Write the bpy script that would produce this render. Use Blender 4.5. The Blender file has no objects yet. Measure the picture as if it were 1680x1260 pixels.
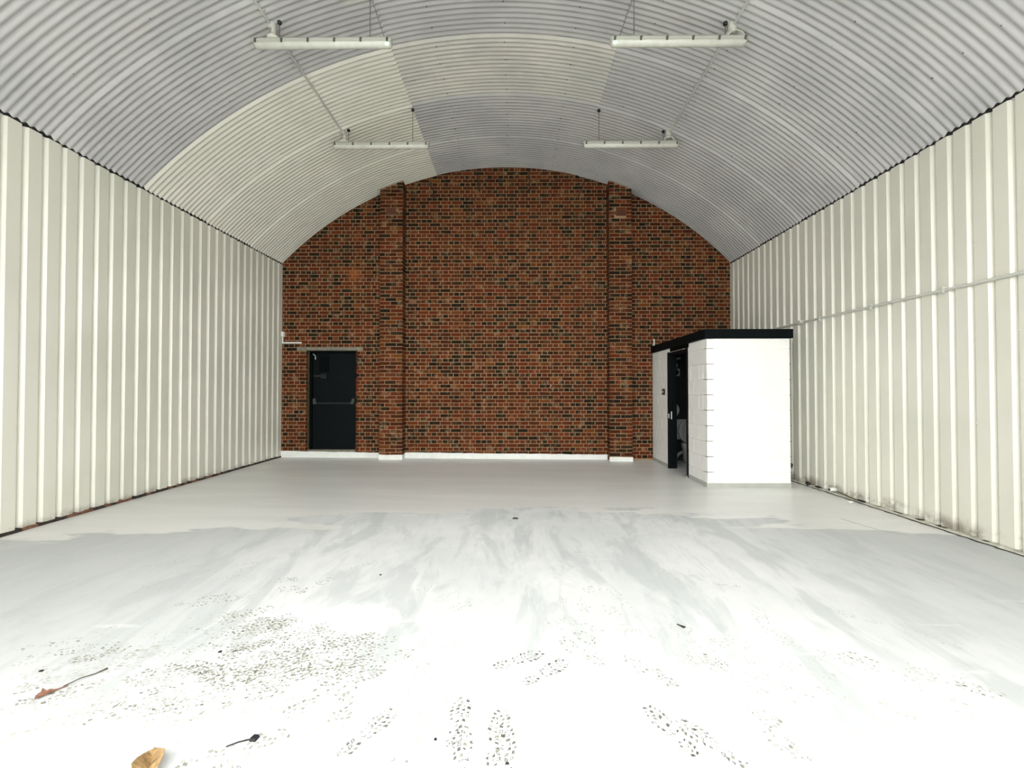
import bpy, bmesh, math, random
from math import sin, cos, pi, sqrt, asin, atan
from mathutils import Vector, Matrix
random.seed(11)
S = bpy.context.scene

# ------------------------------------------------ camera
F_PX = 715.0
CAM_H = 1.375
yaw = atan(5 / F_PX); pitch = atan(11 / F_PX)
cam_d = bpy.data.cameras.new('camera')
cam_d.sensor_fit = 'HORIZONTAL'; cam_d.sensor_width = 36.0
cam_d.lens = F_PX / 1680 * 36.0
cam_d.clip_start = 0.05; cam_d.clip_end = 200
cam = bpy.data.objects.new('camera', cam_d)
S.collection.objects.link(cam)
cam.location = (0, 0, CAM_H)
cam.rotation_euler = (pi / 2 + pitch, 0, yaw)
S.camera = cam

# ------------------------------------------------ world, exposure
SKY = 2.6
w = bpy.data.worlds.new('overcast_sky'); S.world = w; w.use_nodes = True
bg = w.node_tree.nodes['Background']
bg.inputs[0].default_value = (1.0, 1.0, 0.985, 1); bg.inputs[1].default_value = SKY
S.view_settings.view_transform = 'Standard'; S.view_settings.look = 'None'
S.view_settings.gamma = 1; S.view_settings.use_curve_mapping = False
S.view_settings.exposure = 1.55

# ------------------------------------------------ dimensions
XL, XR = -4.765, 4.377          # inner faces of the side walls
YB, YF = 8.87, -0.35            # back wall, front wall
X0, ZA, RAD = -0.197, 5.955, 6.33
ZC = ZA - RAD
def fz(x): return -0.008 - 0.0065 * x      # the floor falls slightly to the right
def cz(x, r=RAD): return ZC + sqrt(r * r - (x - X0) ** 2)

# ------------------------------------------------ materials
def mat(name, col, rough=0.6, metal=0.0, noise=0.0, nscale=8, bump=0.0, bscale=60, spec=0.5, emit=None, estr=0):
    m = bpy.data.materials.new(name); m.use_nodes = True
    nt = m.node_tree; b = nt.nodes['Principled BSDF']
    b.inputs['Base Color'].default_value = (*col, 1); b.inputs['Roughness'].default_value = rough
    b.inputs['Metallic'].default_value = metal; b.inputs['Specular IOR Level'].default_value = spec
    if emit:
        b.inputs['Emission Color'].default_value = (*emit, 1); b.inputs['Emission Strength'].default_value = estr
    geo = nt.nodes.new('ShaderNodeNewGeometry')
    if noise:
        n = nt.nodes.new('ShaderNodeTexNoise'); n.inputs['Scale'].default_value = nscale; n.inputs['Detail'].default_value = 5
        nt.links.new(geo.outputs['Position'], n.inputs['Vector'])
        mr = nt.nodes.new('ShaderNodeMapRange'); mr.inputs['From Min'].default_value = 0.3; mr.inputs['From Max'].default_value = 0.7
        mr.inputs['To Min'].default_value = 1 - noise; mr.inputs['To Max'].default_value = 1 + noise
        nt.links.new(n.outputs[0], mr.inputs[0])
        vm = nt.nodes.new('ShaderNodeVectorMath'); vm.operation = 'SCALE'; vm.inputs[0].default_value = col
        nt.links.new(mr.outputs[0], vm.inputs['Scale']); nt.links.new(vm.outputs[0], b.inputs['Base Color'])
    if bump:
        n2 = nt.nodes.new('ShaderNodeTexNoise'); n2.inputs['Scale'].default_value = bscale; n2.inputs['Detail'].default_value = 4
        nt.links.new(geo.outputs['Position'], n2.inputs['Vector'])
        bp = nt.nodes.new('ShaderNodeBump'); bp.inputs['Strength'].default_value = bump; bp.inputs['Distance'].default_value = 0.01
        nt.links.new(n2.outputs[0], bp.inputs['Height']); nt.links.new(bp.outputs[0], b.inputs['Normal'])
    return m

class NT:
    """tiny helper to wire math nodes"""
    def __init__(s, m): s.nt = m.node_tree; s.b = s.nt.nodes['Principled BSDF']
    def new(s, t, **k):
        n = s.nt.nodes.new(t)
        for a, v in k.items(): setattr(n, a, v)
        return n
    def put(s, sock, v):
        if hasattr(v, 'is_output'): s.nt.links.new(v, sock)
        else: sock.default_value = v
    def math(s, op, a, b=0.0, c=None, clamp=False):
        n = s.new('ShaderNodeMath', operation=op, use_clamp=clamp); s.put(n.inputs[0], a); s.put(n.inputs[1], b)
        if c is not None: s.put(n.inputs[2], c)
        return n.outputs[0]
    def noise(s, vec, scale, detail=4, rough=0.5, sc=(1, 1, 1), rot=(0, 0, 0), dist=0.0):
        mp = s.new('ShaderNodeMapping'); mp.inputs['Scale'].default_value = sc; mp.inputs['Rotation'].default_value = rot
        s.nt.links.new(vec, mp.inputs[0])
        n = s.new('ShaderNodeTexNoise'); n.inputs['Scale'].default_value = scale; n.inputs['Detail'].default_value = detail
        n.inputs['Roughness'].default_value = rough; n.inputs['Distortion'].default_value = dist
        s.nt.links.new(mp.outputs[0], n.inputs['Vector']); return n.outputs[0]
    def ramp(s, v, a, b, lo=0.0, hi=1.0, smooth=True):
        n = s.new('ShaderNodeMapRange'); n.interpolation_type = 'SMOOTHSTEP' if smooth else 'LINEAR'
        s.put(n.inputs[0], v); n.inputs[1].default_value = a; n.inputs[2].default_value = b
        n.inputs[3].default_value = lo; n.inputs[4].default_value = hi; return n.outputs[0]
    def mix(s, f, a, b):
        n = s.new('ShaderNodeMix', data_type='RGBA'); s.put(n.inputs[0], f)
        s.put(n.inputs[6], (*a, 1) if isinstance(a, tuple) else a); s.put(n.inputs[7], (*b, 1) if isinstance(b, tuple) else b)
        return n.outputs[2]

def floor_material():
    m = bpy.data.materials.new('painted_concrete'); m.use_nodes = True; k = NT(m)
    P = k.new('ShaderNodeNewGeometry').outputs['Position']
    sp = k.new('ShaderNodeSeparateXYZ'); k.nt.links.new(P, sp.inputs[0]); x, y = sp.outputs[0], sp.outputs[1]
    # clean glossy paint at the back, chalky scuffed coat in front of it; ragged rolled edge between them
    edge = k.noise(P, 0.7, 3, 0.6, (0.6, 1.5, 1))
    edge2 = k.noise(P, 2.6, 4, 0.6, (0.35, 1.6, 1))
    ax = k.math('ABSOLUTE', k.math('SUBTRACT', x, 0.3))
    yb = k.math('SUBTRACT', 5.35, k.math('MULTIPLY', ax, 0.28))
    yb = k.math('ADD', yb, k.math('MULTIPLY', k.math('SUBTRACT', edge, 0.5), 2.0))
    yb = k.math('ADD', yb, k.math('MULTIPLY', k.math('SUBTRACT', edge2, 0.5), 1.2))
    d = k.math('SUBTRACT', yb, y)
    dusty = k.ramp(d, -0.02, 0.08)
    sw = k.noise(P, 1.5, 6, 0.62, (1.5, 0.5, 1), (0, 0, 0.3), 0.6)
    streak = k.ramp(sw, 0.50, 0.60)
    sw2 = k.noise(P, 2.2, 6, 0.65, (2.0, 0.4, 1), (0, 0, -0.35), 0.4)
    streak2 = k.ramp(sw2, 0.54, 0.62)
    clean = k.mix(k.ramp(k.noise(P, 1.1, 5, 0.6, (0.4, 2.5, 1)), 0.35, 0.7), (0.72, 0.725, 0.70), (0.79, 0.79, 0.765))
    chalk = k.mix(k.ramp(k.noise(P, 0.9, 4, 0.6, (1, 1, 1)), 0.35, 0.65), (0.62, 0.64, 0.635), (0.72, 0.73, 0.72))
    chalk = k.mix(k.math('MULTIPLY', streak, 0.5), chalk, (0.44, 0.47, 0.47))
    chalk = k.mix(k.math('MULTIPLY', streak2, 0.35), chalk, (0.44, 0.47, 0.47))
    side = k.math('MULTIPLY', k.ramp(k.math('ADD', ax, k.math('MULTIPLY', sw, 1.2)), 1.9, 4.2), 0.75)  # greys the coat towards both sides, painting in the light's falloff
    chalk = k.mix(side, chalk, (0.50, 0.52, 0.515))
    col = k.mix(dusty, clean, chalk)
    fine = k.ramp(k.noise(P, 7, 5, 0.7, (1.5, 0.45, 1), (0, 0, 0.15), 0.6), 0.45, 0.75)
    col = k.mix(k.math('MULTIPLY', fine, k.math('ADD', k.math('MULTIPLY', dusty, 0.22), 0.06)), col, (0.44, 0.47, 0.47))
    brush = k.ramp(k.noise(P, 4, 3, 0.6, (0.25, 3.0, 1)), 0.66, 0.74)
    col = k.mix(k.math('MULTIPLY', brush, 0.3), col, (0.86, 0.86, 0.84))
    # fine speckle
    sp2 = k.ramp(k.noise(P, 55, 3, 0.7), 0.66, 0.72)
    col = k.mix(k.math('MULTIPLY', sp2, 0.12), col, (0.9, 0.9, 0.9))
    grime = k.ramp(k.noise(P, 3.2, 6, 0.7, (1, 1.4, 1)), 0.6, 0.76)
    gx = k.ramp(x, -1.0, -2.6); gy = k.ramp(y, 3.6, 2.6)
    col = k.mix(k.math('MULTIPLY', k.math('MULTIPLY', grime, 0.28), k.math('MULTIPLY', gx, gy)), col, (0.42, 0.42, 0.30))
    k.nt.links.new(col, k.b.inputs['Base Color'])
    r = k.ramp(dusty, 0, 1, 0.33, 0.62, False)
    r = k.math('ADD', r, k.math('MULTIPLY', k.math('SUBTRACT', sw, 0.5), 0.10))
    k.nt.links.new(r, k.b.inputs['Roughness']); k.b.inputs['Specular IOR Level'].default_value = 0.36
    bp = k.new('ShaderNodeBump'); bp.inputs['Strength'].default_value = 0.03; bp.inputs['Distance'].default_value = 0.01
    k.nt.links.new(k.noise(P, 14, 6, 0.6), bp.inputs['Height']); k.nt.links.new(bp.outputs[0], k.b.inputs['Normal'])
    return m

def brick_material(name, mortar=False):
    m = bpy.data.materials.new(name); m.use_nodes = True; k = NT(m)
    P = k.new('ShaderNodeNewGeometry').outputs['Position']
    if mortar:
        col = k.mix(k.ramp(k.noise(P, 2.0, 4), 0.35, 0.65), (0.31, 0.20, 0.11), (0.36, 0.235, 0.13))
    else:
        at = k.new('ShaderNodeVertexColor'); at.layer_name = 'tone'
        n = k.ramp(k.noise(P, 38, 4, 0.6), 0.3, 0.7, 0.72, 1.28)
        vm = k.new('ShaderNodeVectorMath', operation='SCALE'); k.nt.links.new(at.outputs[0], vm.inputs[0]); k.nt.links.new(n, vm.inputs['Scale'])
        smear = k.ramp(k.noise(P, 7, 5, 0.65), 0.52, 0.72, 0, 0.5)
        col = k.mix(smear, vm.outputs[0], (0.36, 0.235, 0.13))
    # old flecks of white paint and limewash
    sp = k.new('ShaderNodeSeparateXYZ'); k.nt.links.new(P, sp.inputs[0])
    area = k.ramp(k.noise(P, 1.1, 3, 0.5), 0.42, 0.68)
    fl = k.ramp(k.noise(P, 16, 6, 0.75, (1, 1, 0.7)), 0.655, 0.70)
    low = k.ramp(sp.outputs[2], 4.2, 3.2)
    col = k.mix(k.math('MULTIPLY', k.math('MULTIPLY', fl, area), k.math('MULTIPLY', low, 0.8)), col, (0.74, 0.70, 0.62))
    ds = k.new('ShaderNodeVectorMath', operation='DISTANCE'); k.nt.links.new(P, ds.inputs[0]); ds.inputs[1].default_value = (-3.28, 8.87, 3.74)
    stain = k.ramp(k.math('ADD', ds.outputs['Value'], k.math('MULTIPLY', k.noise(P, 6, 4), 0.25)), 0.32, 0.18)
    col = k.mix(k.math('MULTIPLY', stain, 0.5), col, (0.36, 0.11, 0.03))     # orange rust stain
    k.nt.links.new(col, k.b.inputs['Base Color']); k.b.inputs['Roughness'].default_value = 0.9
    k.b.inputs['Specular IOR Level'].default_value = 0.2
    bp = k.new('ShaderNodeBump'); bp.inputs['Strength'].default_value = 0.4; bp.inputs['Distance'].default_value = 0.004
    k.nt.links.new(k.noise(P, 90, 4, 0.6), bp.inputs['Height']); k.nt.links.new(bp.outputs[0], k.b.inputs['Normal'])
    return m

def wall_sheet_material():
    m = bpy.data.materials.new('cream_sheet_metal'); m.use_nodes = True; k = NT(m)
    P = k.new('ShaderNodeNewGeometry').outputs['Position']
    sp = k.new('ShaderNodeSeparateXYZ'); k.nt.links.new(P, sp.inputs[0])
    col = k.mix(k.ramp(k.noise(P, 0.8, 4), 0.35, 0.65), (0.62, 0.62, 0.53), (0.69, 0.68, 0.59))
    # dirt splashed at the foot of the sheets
    z = k.math('ADD', sp.outputs[2], k.math('MULTIPLY', k.noise(P, 5, 5, 0.7), -0.16))
    dirt = k.math('MULTIPLY', k.ramp(z, 0.06, -0.06), k.ramp(k.noise(P, 3.5, 5, 0.7), 0.42, 0.6))
    col = k.mix(k.math('MULTIPLY', dirt, 0.75), col, (0.16, 0.13, 0.09))
    k.nt.links.new(col, k.b.inputs['Base Color']); k.b.inputs['Roughness'].default_value = 0.36; k.b.inputs['Specular IOR Level'].default_value = 0.7
    return m

def roof_material(name, c1, c2):
    m = bpy.data.materials.new(name); m.use_nodes = True; k = NT(m)
    P = k.new('ShaderNodeNewGeometry').outputs['Position']
    col = k.mix(k.ramp(k.noise(P, 1.2, 5, 0.6), 0.35, 0.68), c1, c2)
    st = k.math('MULTIPLY', k.ramp(k.noise(P, 2.3, 5, 0.6, (0.6, 1.3, 1)), 0.62, 0.75), 0.35)
    col = k.mix(st, col, (0.55, 0.50, 0.40))
    k.nt.links.new(col, k.b.inputs['Base Color']); k.b.inputs['Roughness'].default_value = 0.5
    return m

M = {}
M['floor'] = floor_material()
M['brick'] = brick_material('fletton_brick'); M['mortar'] = brick_material('brown_mortar', True)
M['wall'] = wall_sheet_material()
M['roof_grey'] = roof_material('grey_roof_sheet', (0.46, 0.46, 0.465), (0.54, 0.54, 0.53))
M['roof_pale'] = roof_material('pale_roof_sheet', (0.56,0.56,0.525), (0.66,0.65,0.59))
M['roof_cream'] = roof_material('cream_roof_sheet', (0.72,0.715,0.63), (0.77,0.76,0.68))
M['white'] = mat('white_masonry_paint', (0.87, 0.87, 0.835), 0.55, noise=0.03, bump=0.15, bscale=70)
M['whitejoint'] = mat('white_painted_joint', (0.85, 0.85, 0.80), 0.6)
M['skirt'] = mat('white_skirting_paint', (0.78, 0.80, 0.76), 0.5, noise=0.05, bump=0.3, bscale=30)
M['greyskirt'] = mat('grey_paint_band', (0.42, 0.43, 0.39), 0.5, noise=0.06)
M['black'] = mat('black_fascia', (0.0035, 0.0055, 0.0062), 0.6, spec=0.05)
M['navy'] = mat('dark_navy_door_paint', (0.0028, 0.0050, 0.0058), 0.55, spec=0.09)
M['navy2'] = mat('dark_navy_trim_paint', (0.002, 0.003, 0.0036), 0.6, spec=0.05)
M['darkmetal'] = mat('dark_bar_metal', (0.012, 0.014, 0.015), 0.5, 0.0, spec=0.25)
M['pewter'] = mat('pewter_metal', (0.045, 0.055, 0.05), 0.5, 0.0, spec=0.3)
M['steel'] = mat('bright_steel', (0.6, 0.6, 0.58), 0.3, 0.8)
M['chain'] = mat('dull_chain_metal', (0.13, 0.13, 0.12), 0.5, 0.5)
M['ball'] = mat('black_gripper', (0.012, 0.012, 0.012), 0.12)
M['plastic'] = mat('cream_plastic', (0.66, 0.66, 0.58), 0.4)
M['whiteplastic'] = mat('white_plastic', (0.8, 0.8, 0.76), 0.35)
M['lampbody'] = mat('grey_lamp_tray', (0.50, 0.51, 0.45), 0.5)
M['diffuser'] = mat('opal_diffuser', (0.66, 0.67, 0.60), 0.22, noise=0.06, nscale=14)
M['clip'] = mat('dark_clip', (0.10, 0.10, 0.08), 0.5)
M['led'] = mat('green_indicator', (0.5, 0.9, 0.6), 0.4, emit=(0.35, 1.0, 0.5), estr=1.2)
M['galv'] = mat('painted_conduit', (0.56, 0.57, 0.52), 0.45)
M['concrete'] = mat('rough_concrete', (0.20, 0.19, 0.145), 0.9, noise=0.25, nscale=14, bump=0.5, bscale=60)
M['reveal'] = mat('stained_reveal', (0.11, 0.095, 0.045), 0.9, noise=0.25, nscale=12, bump=0.4)
M['eaveshade'] = mat('eave_gap_shade', (0.006, 0.006, 0.006), 0.9)  # near-black strip colour standing for the shade in the eave gap
M['terracotta'] = mat('terracotta', (0.13, 0.045, 0.022), 0.85)
M['rust'] = mat('rusty_metal', (0.03, 0.018, 0.012), 0.8)
M['gap'] = mat('dirty_gap', (0.03, 0.022, 0.016), 0.95, noise=0.6, nscale=20)
M['brickedge'] = mat('broken_brick_edge', (0.16, 0.075, 0.045), 0.95, noise=0.5, nscale=20, bump=0.8)
M['kerb'] = mat('dirty_kerb', (0.48, 0.48, 0.40), 0.8, noise=0.25, nscale=9, bump=0.4)
M['leaf'] = mat('brown_leaf', (0.20, 0.095, 0.06), 0.75, noise=0.3, nscale=60)
M['leaf2'] = mat('tan_leaf', (0.36, 0.23, 0.10), 0.7, noise=0.35, nscale=60)
M['twig'] = mat('dark_twig', (0.05, 0.035, 0.025), 0.8)
M['soot'] = mat('black_debris', (0.008, 0.008, 0.009), 0.7)
M['mark1'] = mat('faint_tread_mark', (0.50, 0.51, 0.46), 0.8, noise=0.15, nscale=30)
M['mark2'] = mat('tread_mark', (0.31, 0.31, 0.255), 0.8, noise=0.4, nscale=40)
M['mark3'] = mat('dark_tread_mark', (0.14, 0.14, 0.115), 0.8, noise=0.5, nscale=50)
M['porcelain'] = mat('shaded_porcelain', (0.50, 0.50, 0.48), 0.2)  # white ware darkened, the dim cubicle light is put into its colour
M['plastic_grey'] = mat('grey_toilet_lid', (0.30, 0.30, 0.285), 0.3)
M['inside'] = mat('interior_shade', (0.012, 0.013, 0.014), 0.8)  # near-black, so the cubicle's shade sits in the colour
M['apron'] = mat('yard_concrete', (0.34, 0.34, 0.32), 0.9, noise=0.1)
M['cladding'] = mat('outer_cladding', (0.3, 0.31, 0.3), 0.6)

# ------------------------------------------------ mesh helpers
KEEP = set()
def finish(name, bm, m, parent=None, smooth=False):
    if id(bm) not in KEEP: bmesh.ops.recalc_face_normals(bm, faces=bm.faces)
    KEEP.discard(id(bm))
    me = bpy.data.meshes.new(name); bm.to_mesh(me); bm.free()
    for mm in (m if isinstance(m, (list, tuple)) else [m]): me.materials.append(mm)
    if smooth:
        for p in me.polygons: p.use_smooth = True
    o = bpy.data.objects.new(name, me); S.collection.objects.link(o)
    if parent: o.parent = parent
    return o
def tag(o, label=None, cat=None, group=None, kind=None):
    if label: o['label'] = label
    if cat: o['category'] = cat
    if group: o['group'] = group
    if kind: o['kind'] = kind
    return o
def empty(name, loc, label, cat, group=None):
    o = bpy.data.objects.new(name, None); S.collection.objects.link(o); o.location = loc
    o.empty_display_size = 0.1
    return tag(o, label, cat, group)
def box(bm, a, b, mi=0, bevel=0.0):
    r = bmesh.ops.create_cube(bm, size=1); vs = r['verts']
    for v in vs:
        v.co = Vector([(a[i] + b[i]) / 2 + v.co[i] * abs(b[i] - a[i]) for i in range(3)])
    fs = {f for v in vs for f in v.link_faces}
    for f in fs: f.material_index = mi
    if bevel:
        es = {e for v in vs for e in v.link_edges}
        r = bmesh.ops.bevel(bm, geom=list(es), offset=bevel, segments=2, affect='EDGES', profile=0.7)
        for f in r['faces']: f.material_index = mi
def tube(bm, pts, r, n=8, mi=0, cap=True):
    pts = [Vector(p) for p in pts]; rings = []
    rs = r if isinstance(r, (list, tuple)) else [r] * len(pts)
    up = None
    for i, p in enumerate(pts):
        d = (pts[min(i + 1, len(pts) - 1)] - pts[max(i - 1, 0)]).normalized()
        if up is None: up = Vector((0, 0, 1)) if abs(d.z) < 0.9 else Vector((1, 0, 0))
        s = d.cross(up).normalized(); t = s.cross(d).normalized(); up = t
        rings.append([bm.verts.new(p + (s * cos(2 * pi * k / n) + t * sin(2 * pi * k / n)) * rs[i]) for k in range(n)])
    for a, b in zip(rings, rings[1:]):
        for k in range(n):
            f = bm.faces.new((a[k], a[(k + 1) % n], b[(k + 1) % n], b[k])); f.material_index = mi; f.smooth = True
    if cap:
        for ring in (rings[0], rings[-1]): bm.faces.new([bm.verts.new(v.co) for v in ring]).material_index = mi
def lathe(bm, c, prof, n=20, axis='z', mi=0):
    """prof: list of (radius, height)"""
    rings = []
    for r, h in prof:
        ring = []
        for k in range(n):
            a = 2 * pi * k / n; p = (r * cos(a), r * sin(a), h)
            if axis == 'y': p = (p[0], p[2], p[1])
            if axis == 'x': p = (p[2], p[0], p[1])
            ring.append(bm.verts.new(Vector(c) + Vector(p)))
        rings.append(ring)
    for a, b in zip(rings, rings[1:]):
        for k in range(n):
            f = bm.faces.new((a[k], a[(k + 1) % n], b[(k + 1) % n], b[k])); f.material_index = mi; f.smooth = True
    for ring in (rings[0], rings[-1]): bm.faces.new([bm.verts.new(v.co) for v in ring]).material_index = mi
def quad(bm, pts, mi=0):
    f = bm.faces.new([bm.verts.new(p) for p in pts]); f.material_index = mi; return f
def prism(bm, outline, O, U, V, N, depth, mi=0):
    O, U, V, N = map(Vector, (O, U, V, N))
    a = [bm.verts.new(O + U * u + V * v) for u, v in outline]
    b = [bm.verts.new(O + U * u + V * v + N * depth) for u, v in outline]
    bm.faces.new(a[::-1]).material_index = mi; bm.faces.new(b).material_index = mi
    n = len(a)
    for i in range(n): bm.faces.new((a[i], a[(i + 1) % n], b[(i + 1) % n], b[i])).material_index = mi

# ------------------------------------------------ masonry: each unit a slightly proud plate on a mortar bed
def unit(bm, lay, O, U, V, N, u0, u1, v0, v1, proud, edge, colour, mi=0):
    def P(u, v, d): return bm.verts.new(O + U * u + V * v + N * d)
    base = [P(u0, v0, 0), P(u1, v0, 0), P(u1, v1, 0), P(u0, v1, 0)]
    j = lambda: random.uniform(0, edge * 0.7)
    top = [P(u0 + edge + j(), v0 + edge + j(), proud), P(u1 - edge - j(), v0 + edge + j(), proud),
           P(u1 - edge - j(), v1 - edge - j(), proud), P(u0 + edge + j(), v1 - edge - j(), proud)]
    fs = [bm.faces.new(top)] + [bm.faces.new((base[i], base[(i + 1) % 4], top[(i + 1) % 4], top[i])) for i in range(4)]
    for f in fs:
        f.material_index = mi
        if lay:
            for l in f.loops: l[lay] = (*colour, 1)
def brick_tone(header):
    t = random.random()
    if t < (0.30 if header else 0.20):      # blue-grey burnt ends
        c = Vector((0.128, 0.090, 0.044)) * random.uniform(0.8, 1.5)
    elif t < 0.36:
        c = Vector((0.358, 0.198, 0.083)) * random.uniform(0.8, 1.2)
    elif t < 0.50:
        c = Vector((0.350, 0.150, 0.062)) * random.uniform(0.9, 1.15)
    else:
        c = Vector((0.305, 0.138, 0.052)) * random.uniform(0.75, 1.2)
    return c
def clipped(u0, u1, v0, v1, holes):
    """cut one brick rectangle around rectangular holes (left/right/above cuts only)"""
    out = [(u0, u1, v0, v1)]
    for (a, b, c, d) in holes:
        nxt = []
        for (p, q, r, s) in out:
            if q <= a or p >= b or s <= c or r >= d: nxt.append((p, q, r, s)); continue
            if p < a: nxt.append((p, a, r, s))
            if q > b: nxt.append((b, q, r, s))
            if s > d and d - r > 0 and s - d > 0.02: nxt.append((max(p, a), min(q, b), d, s))
        out = nxt
    return [t for t in out if t[1] - t[0] > 0.02]
def brickwork(bm, lay, O, U, V, N, width, height, holes=(), vtop=None, phase=0, clean=None):
    course, j = 0.0752, 0.011
    n = int(height / course) + 1
    for i in range(n):
        header = (i + phase) % 2 == 0
        pitch = 0.1125 if header else 0.225
        u = -0.056 if header else -0.11
        u += random.uniform(-0.006, 0.006)
        v0 = i * course + j * 0.5 + random.uniform(-0.001, 0.001); v1 = v0 + course - j
        while u < width:
            a, b = max(u + j / 2, 0), min(u + pitch - j / 2 + random.uniform(-0.003, 0.003), width)
            u += pitch
            if b - a < 0.03: continue
            for (p, q, r, s) in clipped(a, b, v0, v1, holes):
                if vtop and r > vtop(p, q): continue
                unit(bm, lay, O, U, V, N, p, q, r, s, random.uniform(0.003, 0.006), 0.0015, brick_tone(header))

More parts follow.
